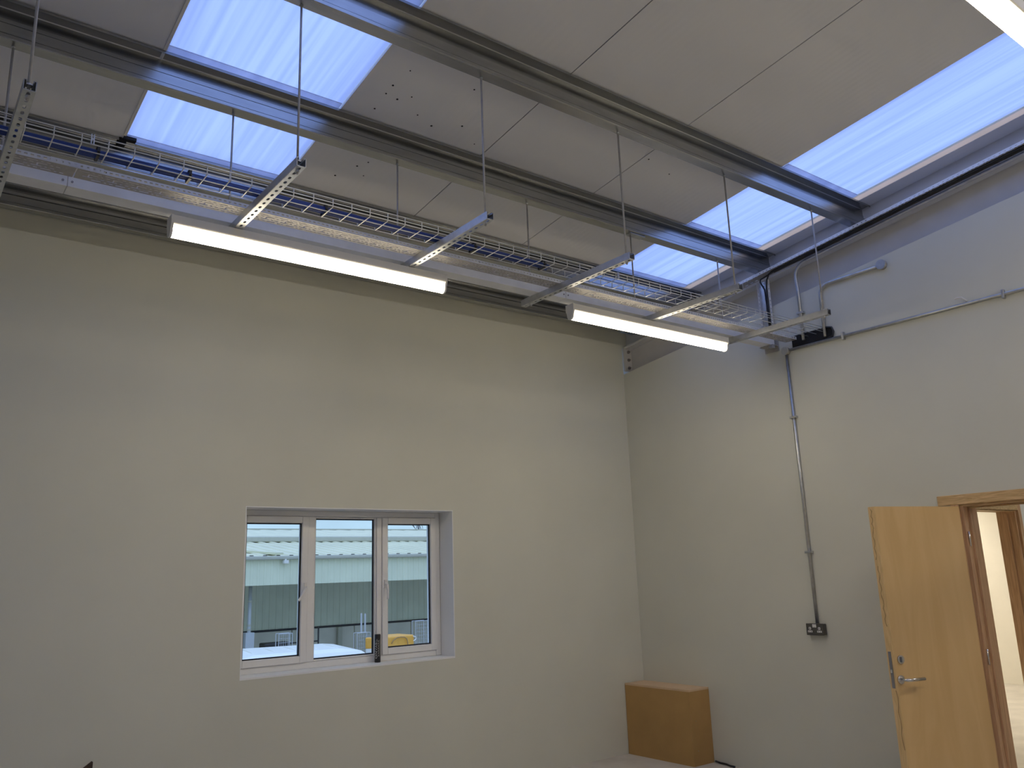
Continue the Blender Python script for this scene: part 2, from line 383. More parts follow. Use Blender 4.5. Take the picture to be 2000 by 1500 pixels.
b.box(-3.350, -3.293, FY, FB, fz0 + .046, fz1 - .046).box(-2.756, -2.712, FY, FB, fz0 + .046, fz1 - .046)
b.build('window_frame', 'upvc', win, bevel=.006)
def light(x0, x1, z0, z1, wd, y0, opening):
    s_ = ring(MB(), x0, x1, z0, z1, wd, y0, FB - .012).build('sash' if opening else 'glazing_bead', 'upvc', win, bevel=.005)
    ring(MB(), x0 + wd, x1 - wd, z0 + wd, z1 - wd, .009, y0 + .022, y0 + .034).build('gasket', 'gasket', s_)
    MB().box(x0 + wd + .004, x1 - wd - .004, y0 + .026, y0 + .032, z0 + wd + .004, z1 - wd - .004).build('pane', 'glass', s_)
    return s_
s1 = light(-3.885, -3.352, fz0 + .047, fz1 - .047, .050, FY - .014, True)
light(-3.292, -2.757, fz0 + .047, fz1 - .047, .012, FY + .012, False)
s3 = light(-2.711, -2.202, fz0 + .047, fz1 - .047, .050, FY - .014, True)
def handle(hx, pts, par):
    yb = FY - .0145
    MB().box(hx - .011, hx + .011, yb - .012, yb, 1.575, 1.64).tube([(hx + a, yb + b_, c) for a, b_, c in pts], [.011, .012, .011, .009], 8).build('handle', 'socket_white', par, bevel=.002)
handle(-3.372, [(0, -.012, 1.605), (-.006, -.032, 1.598), (-.03, -.038, 1.56), (-.065, -.038, 1.510)], s1)
handle(-2.690, [(0, -.012, 1.61), (.003, -.032, 1.60), (.006, -.038, 1.56), (.006, -.038, 1.49)], s3)

# sealant cartridge standing on the sill
cx_, cy_, z0 = -2.775, .150, WZ0 + .0125
t = thing('sealant_cartridge', (cx_, cy_, z0), 'black sealant cartridge standing on the window sill against the right mullion', 'cartridge')
MB().tube([(cx_, cy_, z0), (cx_, cy_, z0 + .003), (cx_, cy_, z0 + .205), (cx_, cy_, z0 + .211)], [.0225, .0235, .0235, .021], 20).build('barrel', 'tube', t, smooth=True)
fc = bpy.data.curves.new('lettering', 'FONT'); fc.body = 'ONVASIL'; fc.size = .034; fc.extrude = .0004; fc.space_character = 1.0
fo = bpy.data.objects.new('lettering_tmp', fc); COL.objects.link(fo)
bpy.context.view_layer.update()
me = bpy.data.meshes.new_from_object(fo.evaluated_get(bpy.context.evaluated_depsgraph_get())); bpy.data.objects.remove(fo)
lb = MB(); vv = [v.co.copy() for v in me.vertices]
wx = max(v.x for v in vv) - min(v.x for v in vv)
yaw0 = math.atan2(-6.02 - cx_, -(-5.9 - cy_))            # the printed side faces into the room
def wrap(u, hgt, r=.0239):                                # u across the barrel, hgt up it
    a = -math.pi / 2 + math.radians(-28) + u / r
    return (cx_ + r * math.cos(a), cy_ + r * math.sin(a), z0 + hgt)
lb.add([wrap(-.004 - v.y * .72, .028 + (v.x) * (.145 / wx), .0238 + v.z) for v in vv], [tuple(p.vertices) for p in me.polygons])
lb.build('lettering', 'tube_print', t)
bb = MB()
for row, ln in ((.004, .012), (.0115, .006)):
    q = .045
    while q < .165:
        r_ = .0239
        bb.add([wrap(row, q), wrap(row + .0022, q), wrap(row + .0022, q + ln), wrap(row, q + ln)], [(0, 1, 2, 3)]); q += ln * 1.5
bb.build('print_lines', 'tube_print', t)

# ================================================================= HANGERS AND STRUT
HX = [-5.742, -4.688, -3.655, -2.62, -1.597, -.557]
ZC0, ZC1, YC0, YC1 = 3.445, 3.486, -2.70, -1.655
HL = ['far left strut hanger at the left edge of the photo', 'strut hanger above the left half of the long batten light', 'strut hanger above the right end of the long batten light',
      'strut hanger between the two batten lights', 'strut hanger above the middle of the short batten light', 'strut hanger closest to the right wall']
proto = None
def make_hanger(x):
    t = thing('trapeze_hanger', (x, -2.2, ZC0), 'x', 'hanger', 'slotted strut hangers under the purlins')
    hw = .0205
    b = MB()
    n = 20; pit = (YC1 - YC0) / n
    oval_holes(b, lambda u, v: (x + v, u, ZC0), YC0, pit, n, -hw, hw, .0135, .0068)
    b.build('slotted_base', 'galv', t, solid=.0025)
    b = MB()
    for sx in (-1, 1):
        b.box(x + sx * hw - .00125, x + sx * hw + .00125, YC0, YC1, ZC0 + .001, ZC1)
        xa, xb = sorted((x + sx * hw, x + sx * (hw - .0095)))
        b.box(xa, xb, YC0, YC1, ZC1 - .0025, ZC1)
        xa, xb = sorted((x + sx * (hw - .0095), x + sx * (hw - .0075)))
        b.box(xa, xb, YC0, YC1, ZC1 - .009, ZC1)
    b.build('channel_side', 'galv', t)
    for y, top in ((-2.655, zpur(-2.655 + .0) + .004), (-1.7365, zpur(-1.7365) + .004)):
        r = MB().tube([(x, y, ZC0 - .02), (x, y, top)], .0056, 8).build('threaded_rod', 'galv_dull', t, smooth=True)
        for zz in (ZC0 - .010, ZC1, top - .014):
            MB().tube([(x, y, zz), (x, y, zz + .009)], .0095, 6).build('nut', 'galv', r)
        MB().box(x - .019, x + .019, y - .0125, y + .0125, ZC1 - .0005, ZC1 + .003).build('square_washer', 'galv', r)
    return t
def copy_tree(o, dx, parent=None):
    c = o.copy(); COL.objects.link(c)
    if parent is None: c.location = (o.location.x + dx, o.location.y, o.location.z)
    else: c.parent = parent
    for ch in list(o.children): copy_tree(ch, dx, c)
    return c
hang = []
for i, x in enumerate(HX):
    if proto is None: proto = make_hanger(x); h = proto
    else: h = copy_tree(proto, x - HX[0])
    h['label'] = HL[i]; hang.append(h)
x = HX[4]
ORG[hang[4].name] = Vector(hang[4].location)
MB().box(x - .035, x + .125, -1.775, -1.715, zpur(-1.74) - .010, zpur(-1.74) - .003).build('clamp_plate', 'galv', hang[4])

# ---- wire basket
BX0, BX1 = XL + .02, .02
t = thing('wire_cable_basket', (-4.5, -2.235, 3.4865), 'zinc wire cable basket lying on the strut hangers', 'cable basket')
yF, yR, zB, zT = -2.31, -2.16, 3.489, 3.533
for y, z in ((yF, zT), (yF, (zB + zT) / 2 + .001), (yF, zB + .005), (-2.238, zB + .005), (yR, zB + .005), (yR, zT)):
    MB().tube([(BX0, y, z), (BX1, y, z)], .0026, 6).build('long_wire', 'wire', t, smooth=True)
cw = None
x = -5.396 - .1045 * 9
k = 0
while x < -.10:
    if x < -.72 or x > -.30:
        if cw is None:
            cw = MB().tube([(x, yF + .003, zT), (x, yF + .003, zB + .004), (x, yF + .008, zB), (x, yR - .008, zB), (x, yR - .003, zB + .004), (x, yR - .003, zT)], .0026, 6).build('cross_wire', 'wire', t, smooth=True); cx0 = x
        else:
            o = cw.copy(); COL.objects.link(o); o.location.x = x - cx0
    x += .1045; k += 1
# couplers (bright clips) joining basket lengths
for x in (-5.46, -2.35):
    MB().box(x - .007, x - .003, yF - .006, yF + .003, zB + .002, zT + .006).box(x + .003, x + .007, yF - .006, yF + .003, zB + .002, zT + .006).box(x - .003, x + .003, yF - .008, yF - .003, zB + .022, zB + .030).build('coupler', 'galv', t)

# ---- blue data cables in the basket
rc = .0085
lanes = [(-2.215, 0), (-2.198, 0), (-2.181, 0), (-2.206, 1), (-2.190, 1)]
for i, (y, lv) in enumerate(lanes):
    z = zB + .0085 + rc + lv * .0148
    pts = []
    q = XL + .05
    while q < -2.95:
        pts.append((q, y + .0035 * math.sin(q * 3.1), z + .0015 * math.sin(q * 5) + .0015)); q += .16
    pts += [(-2.93, y, z + .002), (-2.86 + .01 * i, y + .012, z + .001)]
    o = MB().tube(pts, rc * .92, 8).build('data_cable', 'blue', None, smooth=True)
    tag(o, 'blue data cable in the wire basket, ' + ('front one of the lower layer', 'middle one of the lower layer', 'rear one of the lower layer', 'front one of the upper layer', 'rear one of the upper layer')[i], 'cable', 'blue data cables in the basket')
tl = ['first black cable tie from the left around the blue cables', 'second black cable tie from the left around the blue cables', 'third black cable tie from the left around the blue cables', 'fourth black cable tie from the left around the blue cables', 'black cable tie at the right end of the blue cables']
for x, lab in zip((-5.42, -5.03, -4.35, -3.42, -2.90), tl):
    y0, y1, za, zb_ = -2.2255, -2.1705, zB + .004, zB + .046
    b = MB(); b.box(x - .006, x + .006, y0 - .004, y0, za, zb_).box(x - .006, x + .006, y1, y1 + .004, za, zb_).box(x - .006, x + .006, y0 - .004, y1 + .004, zb_, zb_ + .003).box(x - .006, x + .006, y0 - .004, y1 + .004, za - .003, za)
    b.box(x - .004, x + .004, y0 - .02, y0 - .004, za + .01, za + .016)
    tag(b.build('cable_tie', 'black'), lab, 'cable tie', 'black ties on the blue cables')

# ---- perforated cable tray
TX0, TX1 = XL + .02, -.02
ZT = 3.4885
t = thing('perforated_cable_tray', (-4.5, -1.985, ZT), 'perforated galvanised cable tray between the wire basket and the trunking', 'cable tray')
slots = [(0, .042), (.054, .064), (.076, .092)]
rows = [(-2.06, -2.046, None), (-2.046, -2.039, (.1042, .01, slots)), (-2.039, -2.026, None), (-2.026, -2.019, (.1042, .05, slots)), (-2.019, -1.999, (.1042, .02, [(.03, .037)])), (-1.999, -1.992, (.1042, .03, slots)),
        (-1.992, -1.978, None), (-1.978, -1.970, (.1042, .07, slots)), (-1.970, -1.957, None)]
for a, c in ((TX0, -8.5), (-8.49, -5.475), (-5.47, -2.35), (-2.345, TX1)):
    b = MB(); perforated(b, lambda u, v: (u, v, ZT), a, c, rows)
    tl_ = b.build('tray_base', 'galv_dull', t, solid=.0012)
    b = MB()
    for y in (-2.06, -1.957):
        perforated(b, lambda u, v, y=y: (u, y, ZT + v), a, c, [(0, .008, None), (.008, .0165, (.0248, .006, [(0, .0135)])), (.0165, .024, None)])
        sg = 1 if y < -2 else -1
        b.add([(a, y, ZT + .024), (c, y, ZT + .024), (c, y + sg * .006, ZT + .024), (a, y + sg * .006, ZT + .024)], [(0, 1, 2, 3)])
    b.build('side_flange', 'trunk', t, solid=.0012)
for x0 in (-5.58, -2.46):
    b = MB(); perforated(b, lambda u, v: (u, -2.0625, ZT + v), x0, x0 + .215, [(.001, .008, None), (.008, .018, (.026, .016, [(0, .010)])), (.018, .025, None)])
    b.build('splice_plate', 'trunk', t, solid=.0015)

# ---- metal trunking
t = thing('metal_trunking', (-4.5, -1.802, 3.4865), 'plain galvanised trunking above the batten lights', 'trunking')
jx = [XL + .02, -8.52, -5.478, -2.40, -.03]
for i in range(4):
    a, c = jx[i] + .0015, jx[i + 1] - .0015
    o = MB().box(a, c, -1.852, -1.752, 3.487, 3.5395).build('trunking_length', 'trunk', t, bevel=.002)
    MB().box(a, c, -1.855, -1.752, 3.5396, 3.545).build('lid', 'trunk', o)
    for sx in ((a + .018,) if i else ()) + ((c - .018,) if i < 3 else ()):
        MB().tube([(sx, -1.852, 3.513), (sx, -1.8555, 3.513)], .0055, 8).build('screw', 'lockplate', o)
for x in jx[1:4]:
    MB().box(x - .03, x + .03, -1.85, -1.754, 3.489, 3.538).build('coupler', 'galv_dull', t)
MB().box(-.09, -.0125, -1.872, -1.738, 3.480, 3.4855).box(-.012, -.004, -1.875, -1.735, 3.44, 3.56).box(-.10, -.06, -1.872, -1.832, 3.455, 3.478).build('wall_flange', 'galv_dull', t)

# ================================================================= BATTEN LIGHTS
def batten(x0, x1, yc, ztop, label, rods=None):
    t = thing('batten_light', ((x0 + x1) / 2, yc, ztop), label, 'light', 'LED batten lights')
    hw = .038
    body = [(-hw, 0), (hw, 0), (hw, -.040), (hw - .004, -.044), (-hw + .004, -.044), (-hw, -.040)]
    lens = [(-.028, -.0445), (-.028, -.066), (-.025, -.088), (-.018, -.100), (-.009, -.105), (0, -.106), (.009, -.105), (.018, -.100), (.025, -.088), (.028, -.066), (.028, -.0445)]
    capp = [(-hw - .002, .001), (hw + .002, .001), (hw + .002, -.046), (.031, -.066), (.028, -.089), (.020, -.1025), (.010, -.108), (0, -.109), (-.010, -.108), (-.020, -.1025), (-.028, -.089), (-.031, -.066), (-hw - .002, -.046)]
    fn = lambda p, q: (q, yc + p[0], ztop + p[1])
    MB().prism(body, fn, x0 + .012, x1 - .012).build('body', 'white', t)
    MB().prism(lens, fn, x0 + .012, x1 - .012).build('diffuser', 'lens', t)
    for a in (x0, x1 - .012):
        MB().prism(capp, fn, a, a + .012).build('end_cap', 'white', t)
    if rods:
        for rx in rods:
            MB().tube([(rx, yc, ztop), (rx, yc, zpur(yc) + .06)], .004, 6).build('suspension_rod', 'galv_dull', t)
    return t
ZL = ZC0 - .0035
batten(-5.02, -3.405, -1.864, ZL, 'lit batten light, the longer-looking one left of centre on the window wall side')
batten(-2.385, -.725, -1.864, ZL, 'lit batten light nearest the right-hand corner under the trunking')
batten(-4.3, -2.65, -5.027, ZL + .0, 'lit batten light cut by the top right corner of the photo', rods=(-4.1, -2.78))
batten(-1.63, -.06, -5.027, ZL, 'lit batten light outside the right edge of the photo by the right wall', rods=(-1.5, -.2))
Z3 = zpur(-6.15 - .03) - .006
batten(-1.75, -.12, -6.18, Z3, 'lit batten light under a purlin behind the camera, nearest the right wall')
batten(-4.3, -2.65, -6.18, Z3, 'lit batten light under a purlin behind the camera, second from the right wall')
# extra strut outside the frame carries the left batten and the services
for xx, lab in ((-6.79, 'strut hanger just left of the frame'), (-7.83, 'strut hanger further left of the frame'), (-8.87, 'strut hanger at the left end of the room')):
    h = copy_tree(proto, xx - HX[0]); h['label'] = lab

# ================================================================= GABLE TRAY, CABLES, CONDUIT
gz = lambda y, d=0: zpur(y) - .0735 + d
t = thing('sloping_cable_tray', (-.04, -4.5, gz(-4.5)), 'perforated cable tray sloping along the rafter on the right wall', 'cable tray')
gs = [(0, .04), (.052, .062), (.074, .090)]
b = MB(); L0, L1 = .55, -YF - .2
perforated(b, lambda u, v: (v, -u, gz(-u)), L0, L1, [(-.10, -.096, None), (-.096, -.087, (.1042, .01, gs)), (-.087, -.030, None), (-.030, -.014, (.0521, .02, [(0, .03)])), (-.014, .02, None)])
b.build('tray_base', 'galv_dull', t, solid=.0012)
b = MB()
perforated(b, lambda u, v: (-.10, -u, gz(-u, v)), L0, L1, [(0, .007, None), (.007, .014, (.036, .01, [(0, .013)])), (.014, .024, None)])
b.build('side_flange', 'trunk', t, solid=.0012)
for i, xx in enumerate((-.076, -.0595, -.043)):
    pts = [(xx, y, gz(y, -.0095 - (.002 if i % 2 else 0))) for y in [-1.93 - .3 * k for k in range(26)]]
    if i == 0: pts = [(-.045, -1.838, 3.57), (-.045, -1.838, 3.75), (-.048, -1.842, 4.0), (-.058, -1.862, 4.075), (-.076, -1.90, 4.118 - .008)] + pts
    if i == 1: pts = [(-.030, -1.820, 3.57), (-.030, -1.820, 3.8), (-.036, -1.815, 4.0), (-.055, -1.79, 4.075), (-.060, -1.80, 4.095), (-.060, -1.86, 4.107)] + pts
    o = MB().tube(pts, .0072, 8).build('power_cable', 'black', None, smooth=True)
    tag(o, 'black cable strapped beneath the sloping tray' + (', turning down the vertical tray' if i == 0 else ', crossing over into the vertical tray' if i == 1 else ', nearest the wall'), 'cable', 'black cables under the sloping tray')
# vertical tray
t = thing('vertical_cable_tray', (-.02, -1.80, 3.55), 'short vertical perforated cable tray between basket and sloping tray', 'cable tray')
b = MB(); perforated(b, lambda u, v: (-.018, v, u), 3.55, 4.085, [(-1.855, -1.838, None), (-1.838, -1.832, (.1042, .01, gs)), (-1.832, -1.803, None), (-1.803, -1.796, (.1042, .04, gs)), (-1.796, -1.767, None), (-1.767, -1.761, (.1042, .06, gs)), (-1.761, -1.745, None)])
b.build('tray_base', 'galv', t, solid=.0012)
b = MB()
for y in (-1.855, -1.745):
    perforated(b, lambda u, v, y=y: (-.018 - v, y, u), 3.55, 4.085, [(0, .009, None), (.009, .018, (.036, .01, [(0, .013)])), (.018, .027, None)])
b.build('side_flange', 'trunk', t, solid=.0012)
# dark opening where the basket meets the wall
t = thing('wall_sleeve', (-.01, -2.19, 3.37), 'black cable entry sleeve in the right wall at the end of the basket', 'sleeve')
pr = [(-2.005, 3.425), (-2.33, 3.425), (-2.385, 3.435), (-2.395, 3.475), (-2.385, 3.515), (-2.33, 3.53), (-2.005, 3.53)]
MB().prism(pr, lambda p, q: (q, p[0], p[1]), -.006, -.001).build('opening', 'hole', t)
MB().tube([(-.012, y, z) for y, z in ((-2.32, 3.428), (-2.383, 3.437), (-2.395, 3.475), (-2.383, 3.513), (-2.32, 3.53))], .009, 6).build('rim', 'black', t, smooth=True)

def conduit(name, pts, label, r=.0125, saddles=(), parent=None):
    t = thing(name, pts[0], label, 'conduit')
    MB().tube(pts, r, 12).build('pipe', 'galv', t, smooth=True)
    for (x, y, z, ax) in saddles:
        if ax == 'z':
            MB().box(x - r - .005, x + r + .003, y - .032, y + .032, z - .009, z + .009).build('saddle', 'galv', t, bevel=.003)
        else:
            MB().box(x - r - .005, x + r + .003, y - .009, y + .009, z - .032, z + .032).build('saddle', 'galv', t, bevel=.003)
    return t
xc = -.0135
p = [(-.02, -2.125, 3.47), (-.02, -2.125, 3.9), (-.02, -2.118, 4.02)]
p += [(-.022, -2.118 - .13 * (1 - math.cos(a)), 4.02 + .12 * math.sin(a)) for a in [math.pi / 2 * k / 6 for k in range(1, 7)]]
p += [(-.022, y, zpur(y) - .092 - .016) for y in (-2.4, -3.2, -4.2, -5.5)]
conduit('metal_conduit', p, 'galvanised conduit rising from the basket and bending along under the sloping tray', .0135, ((-.02 + .004, -2.125, 3.705, 'z'),))
p = [(-.016, -2.322, 3.45), (-.016, -2.322, 3.80)] + [(-.016, -2.322 - .085 * (1 - math.cos(a)), 3.80 + .085 * math.sin(a)) for a in [math.pi / 2 * k / 6 for k in range(1, 7)]] + [(-.016, -2.84, 3.888)]
conduit('metal_conduit', p, 'short galvanised conduit bending right to the round box on the right wall', .0135, ((-.012, -2.322, 3.66, 'z'),))
t = thing('round_junction_box', (-.02, -2.868, 3.892), 'round galvanised junction box at the end of the short bent conduit', 'junction box')
MB().tube([(-.001, -2.868, 3.892), (-.03, -2.868, 3.892)], .037, 20).build('box', 'galv_dull', t, smooth=True)
MB().tube([(-.0305, -2.868, 3.892), (-.036, -2.868, 3.892)], .039, 20).build('cover', 'galv', t, smooth=True)
conduit('metal_conduit', [(xc, -1.97, 3.418), (xc, -4.0, 3.410), (xc, YF + .1, 3.40)], 'long horizontal galvanised conduit across the right wall', .0125, ((xc, -2.475, 3.416, 'y'), (xc, -3.68, 3.411, 'y'), (xc, -4.9, 3.407, 'y')))
conduit('metal_conduit', [(xc, -1.945, 3.39), (xc, -1.95, 1.19)], 'vertical galvanised conduit dropping down the right wall to the double socket', .0125, ((xc, -1.946, 2.845, 'z'), (xc, -1.949, 1.741, 'z')))
t = thing('junction_box', (-.02, -1.945, 3.415), 'small galvanised tee box where vertical and horizontal conduits meet', 'junction box')
MB().tube([(-.001, -1.945, 3.415), (-.036, -1.945, 3.415)], .033, 16).build('box', 'galv_dull', t, smooth=True)
MB().tube([(-.0362, -1.945, 3.415), (-.041, -1.945, 3.415)], .034, 16).build('cover', 'galv', t, smooth=True)
o = MB().tube([(-.001, -3.435, 3.432), (-.02, -3.432, 3.44), (-.028, -3.415, 3.462), (-.03, -3.38, 3.466), (-.028, -3.365, 3.462)], .006, 6).build('cable_stub', 'white', None, smooth=True)
tag(o, 'small white cable end poking from the right wall above the long conduit', 'cable')

# double socket
t = thing('double_socket', (-.02, -1.945, 1.10), 'dark metal-clad double socket at the foot of the vertical conduit', 'socket')
MB().box(-.042, -.001, -2.02, -1.872, 1.102, 1.187).build('back_box', 'socket_metal', t, bevel=.006)
fp = MB().box(-.052, -.0425, -2.022, -1.870, 1.100, 1.189).build('faceplate', 'socket_metal', t, bevel=.004)
for y in (-1.938, -1.956):
    MB().box(-.058, -.0522, y - .0075, y + .0075, 1.160, 1.184).build('rocker_switch', 'socket_white', fp, bevel=.002)
for y in (-1.905, -1.987):
    MB().box(-.0545, -.0522, y - .0195, y + .0195, 1.122, 1.136).box(-.0545, -.0522, y - .009, y + .009, 1.143, 1.162).build('outlet_insert', 'socket_white', fp)
    MB().box(-.0552, -.0547, y - .014, y - .005, 1.126, 1.131).box(-.0552, -.0547, y + .005, y + .014, 1.126, 1.131).box(-.0552, -.0547, y - .0028, y + .0028, 1.147, 1.158).build('pin_hole', 'hole', fp)

# ================================================================= CORNER BOXING AND FLOOR BITS
t = thing('corner_boxing', (-.125, -.4, 0), 'brown board boxing standing on the floor in the room corner', 'boxing')
MB().box(-.262, -.243, -.785, -.006, .001, .602).build('front_panel', 'mdf', t)
MB().box(-.2425, -.002, -.785, -.766, .001, .602).build('end_panel', 'mdf', t)
MB().box(-.262, -.002, -.785, -.006, .6025, .618).build('top_panel', 'mdf_top', t)
for z in (.36, .12):
    MB().tube([(-.20, -.7855, z), (-.20, -.788, z)], .004, 8).build('screw', 'chrome', t)
o = MB().tube([(-.002, -.80, .012), (-.02, -.86, .010), (-.022, -.93, .009), (-.045, -.99, .0085), (-.05, -1.04, .0085)], .008, 8).build('floor_cable', 'black', None, smooth=True)
tag(o, 'short black cable on the floor beside the brown boxing', 'cable')
b = MB(); b.hexa([(-4.868, -.07, 0), (-4.83, -.07, 0), (-4.83, -.03, 0), (-4.868, -.03, 0), (-4.862, -.07, .60), (-4.816, -.07, .632), (-4.816, -.03, .632), (-4.862, -.03, .60)])
tag(b.build('timber_offcut', 'timber_dark'), 'dark pointed tip poking up at the lower left edge of the photo', 'timber')

# ================================================================= DOORWAY
d = struct(thing('door_1', (0, -3.6, 0), 'open oak door in the right wall', None), 'open oak veneered door and timber frame in the right wall')
AH = .058
MB().box(-.02, -.001, DY1 - .10, DY0 + .135, DZ - .014, DZ - .003 + AH).build('head_architrave', 'pine_h', d, bevel=.004)
MB().box(-.018, -.001, DY0 - .006, DY0 + .05, 0, DZ - .0145).build('side_architrave', 'pine_v', d, bevel=.003)
MB().box(-.02, -.001, DY1 - .05, DY1 + .006, 0, DZ - .0145).build('side_architrave', 'pine_v', d, bevel=.003)
MB().box(0, .2, DY0 - .028, DY0, 0, DZ - .028).build('jamb_lining', 'pine_v', d)
MB().box(0, .2, DY1, DY1 + .028, 0, DZ - .028).build('jamb_lining', 'pine_v', d)
MB().box(0, .2, DY1, DY0, DZ - .028, DZ).build('head_lining', 'pine_h', d)
MB().box(.062, .078, DY0 - .041, DY0 - .0285, 0, DZ - .029).build('door_stop', 'pine_v', d)
MB().box(.062, .078, DY1 + .05, DY0 - .041, DZ - .041, DZ - .0285).build('door_stop', 'pine_h', d)
# the leaf, swung 105 degrees into the room
ang = math.radians(105); HP = Vector((-.022, -3.168, 0))
dv = Vector((-math.sin(ang), -math.cos(ang), 0)); nv = Vector((-dv.y, dv.x, 0))      # nv points to the camera's far side or near side
if nv.dot(Vector((-6.02, -5.9, 0)) - HP) > 0: nv = -nv                                # thickness goes away from the camera
def lf(s_, t_, z): q = HP + dv * s_ + nv * t_; return (q.x, q.y, z)
def lbox(bm, s0, s1, t0, t1, z0, z1):
    return bm.hexa([lf(s0, t0, z0), lf(s1, t0, z0), lf(s1, t1, z0), lf(s0, t1, z0), lf(s0, t0, z1), lf(s1, t0, z1), lf(s1, t1, z1), lf(s0, t1, z1)])
LW, TH = .775, .054
leaf = lbox(MB(), 0, LW - .008, 0, TH, .012, 2.004).build('door_leaf', 'oak', d)
MB_l = lbox(MB(), LW - .0079, LW, 0, TH, .012, 2.004).build('edge_lipping', 'oak_edge', leaf)
lbox(MB(), LW + .0002, LW + .0022, .017, .040, .862, 1.085).build('lock_faceplate', 'lockplate', leaf)
lbox(MB(), LW + .0022, LW + .004, .021, .036, .955, .975).build('latch', 'chrome', leaf)
random.seed(3)
b = MB()       # ragged stain line on the lipping
for (za, zb2, ta) in ((1.86, 1.99, .03), (1.66, 1.86, .035), (1.42, 1.62, .030), (1.24, 1.42, .026), (.5, .85, .012)):
    n = 8; L = [];
    for i in range(n + 1):
        zz = za + (zb2 - za) * i / n; c = ta + .006 * math.sin(i * 1.9 + za * 9); wd = .0018 + .0022 * abs(math.sin(i * 1.3 + zb2))
        L.append((c - wd, c + wd, zz))
    for i in range(n):
        a0, a1, z_ = L[i]; b0, b1, z2 = L[i + 1]
        b.add([lf(LW + .0004, a0, z_), lf(LW + .0004, a1, z_), lf(LW + .0004, b1, z2), lf(LW + .0004, b0, z2)], [(0, 1, 2, 3)])
b.build('stain_mark', 'stain', leaf)
def ltube(pts, r, n=12): return MB().tube([lf(*p_) for p_ in pts], r, n)
ltube([(.722, -.001, 1.035), (.722, -.010, 1.035)], .0265, 20).build('escutcheon', 'chrome', leaf, smooth=True)
lbox(MB(), .716, .728, -.024, -.0105, 1.017, 1.053).build('thumb_turn', 'chrome', leaf, bevel=.003)
ltube([(.742, -.001, .915), (.742, -.010, .915)], .0265, 20).build('handle_rose', 'chrome', leaf, smooth=True)
ltube([(.742, -.010, .915), (.742, -.045, .915), (.736, -.056, .915), (.72, -.060, .915), (.60, -.060, .915)], [.010, .010, .0105, .0105, .0105], 12).build('lever_handle', 'chrome', leaf, smooth=True)
for z in (1.78, 1.0, .22):
    MB().tube([(.012, DY0 - .036, z - .05), (.012, DY0 - .036, z + .05)], .006, 10).build('hinge', 'chrome', d, smooth=True)

# lobby beyond the doorway, second door frame and the bright room behind it
YD = -3.03
b = MB(); b.box(.2, .36, YD, YD + .14, 0, 2.6).box(1.245, 3.0, YD, YD + .14, 0, 2.6).box(.36, 1.245, YD, YD + .14, 2.03, 2.6)
struct(b.build('wall_lobby', 'cream_wall'), 'pale wall of the lobby seen through the doorway')
struct(MB().box(3.0, 3.1, -5.2, YD, 0, 2.6).build('wall_lobby_end', 'cream_wall'), 'end wall of the lobby')
struct(MB().box(.2, 3.0, -5.3, -5.2, 0, 2.6).build('wall_lobby_front', 'cream_wall'), 'front wall of the lobby')
struct(MB().box(.2, 3.1, -5.3, YD + .14, 2.6, 2.7).build('ceiling_lobby', 'cream_wall'), 'lobby ceiling')
struct(MB().box(6.2, 6.3, YD + .14, 2.2, 0, 2.6).build('wall_far', 'cream_wall'), 'bright cream wall far beyond the doorway')
struct(MB().box(.3, 6.2, 2.1, 2.2, 0, 2.6).build('wall_far_back', 'cream_wall'), 'back wall of the bright room')
struct(MB().box(3.0, 6.2, YD + .04, YD + .14, 0, 2.6).build('wall_far_front', 'cream_wall'), 'front wall of the bright room')
struct(MB().box(.3, .4, YD + .14, 2.2, 0, 2.6).build('wall_far_side', 'cream_wall'), 'near side wall of the bright room')
struct(MB().box(.3, 6.3, YD + .14, 2.3, 2.6, 2.7).build('ceiling_far', 'cream_wall'), 'ceiling of the bright room')
struct(MB().box(.4, 6.2, .3, 2.1, -.15, 0).build('floor_far', 'floor'), 'floor of the bright room')
d2 = struct(thing('door_2', (.8, YD, 0), 'second timber door frame seen through the doorway', None), 'second timber door frame seen through the doorway')
MB().box(1.217, 1.245, YD, YD + .14, 0, 2.002).build('jamb_lining', 'pine_v', d2)
MB().box(.36, .388, YD, YD + .14, 0, 2.002).build('jamb_lining', 'pine_v', d2)
MB().box(.36, 1.245, YD, YD + .14, 2.002, 2.03).build('head_lining', 'pine_h', d2)
MB().box(1.203, 1.2168, YD + .055, YD + .075, 0, 1.985).build('door_stop', 'pine_v', d2)
MB().box(1.239, 1.295, YD - .018, YD - .0005, 0, 2.06).build('side_architrave', 'pine_v', d2)
MB().box(.31, 1.238, YD - .018, YD - .0005, 2.01, 2.06).build('head_architrave', 'pine_h', d2)
st = MB().box(1.2125, 1.2165, YD + .012, YD + .045, .86, 1.06).build('strike_plate', 'lockplate', d2)
for z in (.90, .94, .99):
    MB().box(1.2112, 1.2124, YD + .02, YD + .037, z, z + .022).build('strike_hole', 'hole', st)
def bulkhead(x, y, z, label, lens='room_lens'):
    t = thing('ceiling_light', (x, y, z), label, 'light')
    MB().box(x - .3, x + .3, y - .3, y + .3, z - .02, z - .001).build('frame', 'white', t)
    MB().box(x - .27, x + .27, y - .27, y + .27, z - .028, z - .0205).build('diffuser', lens, t)
MT['room_lens'] = emitter('ceiling_diffuser', (1, .92, .80), 44.0); MT['lobby_lens'] = emitter('lobby_diffuser', (.9, .93, 1.0), 9.0)
bulkhead(3.2, -1.0, 2.6, 'square ceiling light in the bright room beyond the doorway')
bulkhead(5.2, 0.2, 2.6, 'second square ceiling light deep in the bright room')
bulkhead(1.4, -4.2, 2.6, 'square ceiling light in the lobby', 'lobby_lens')

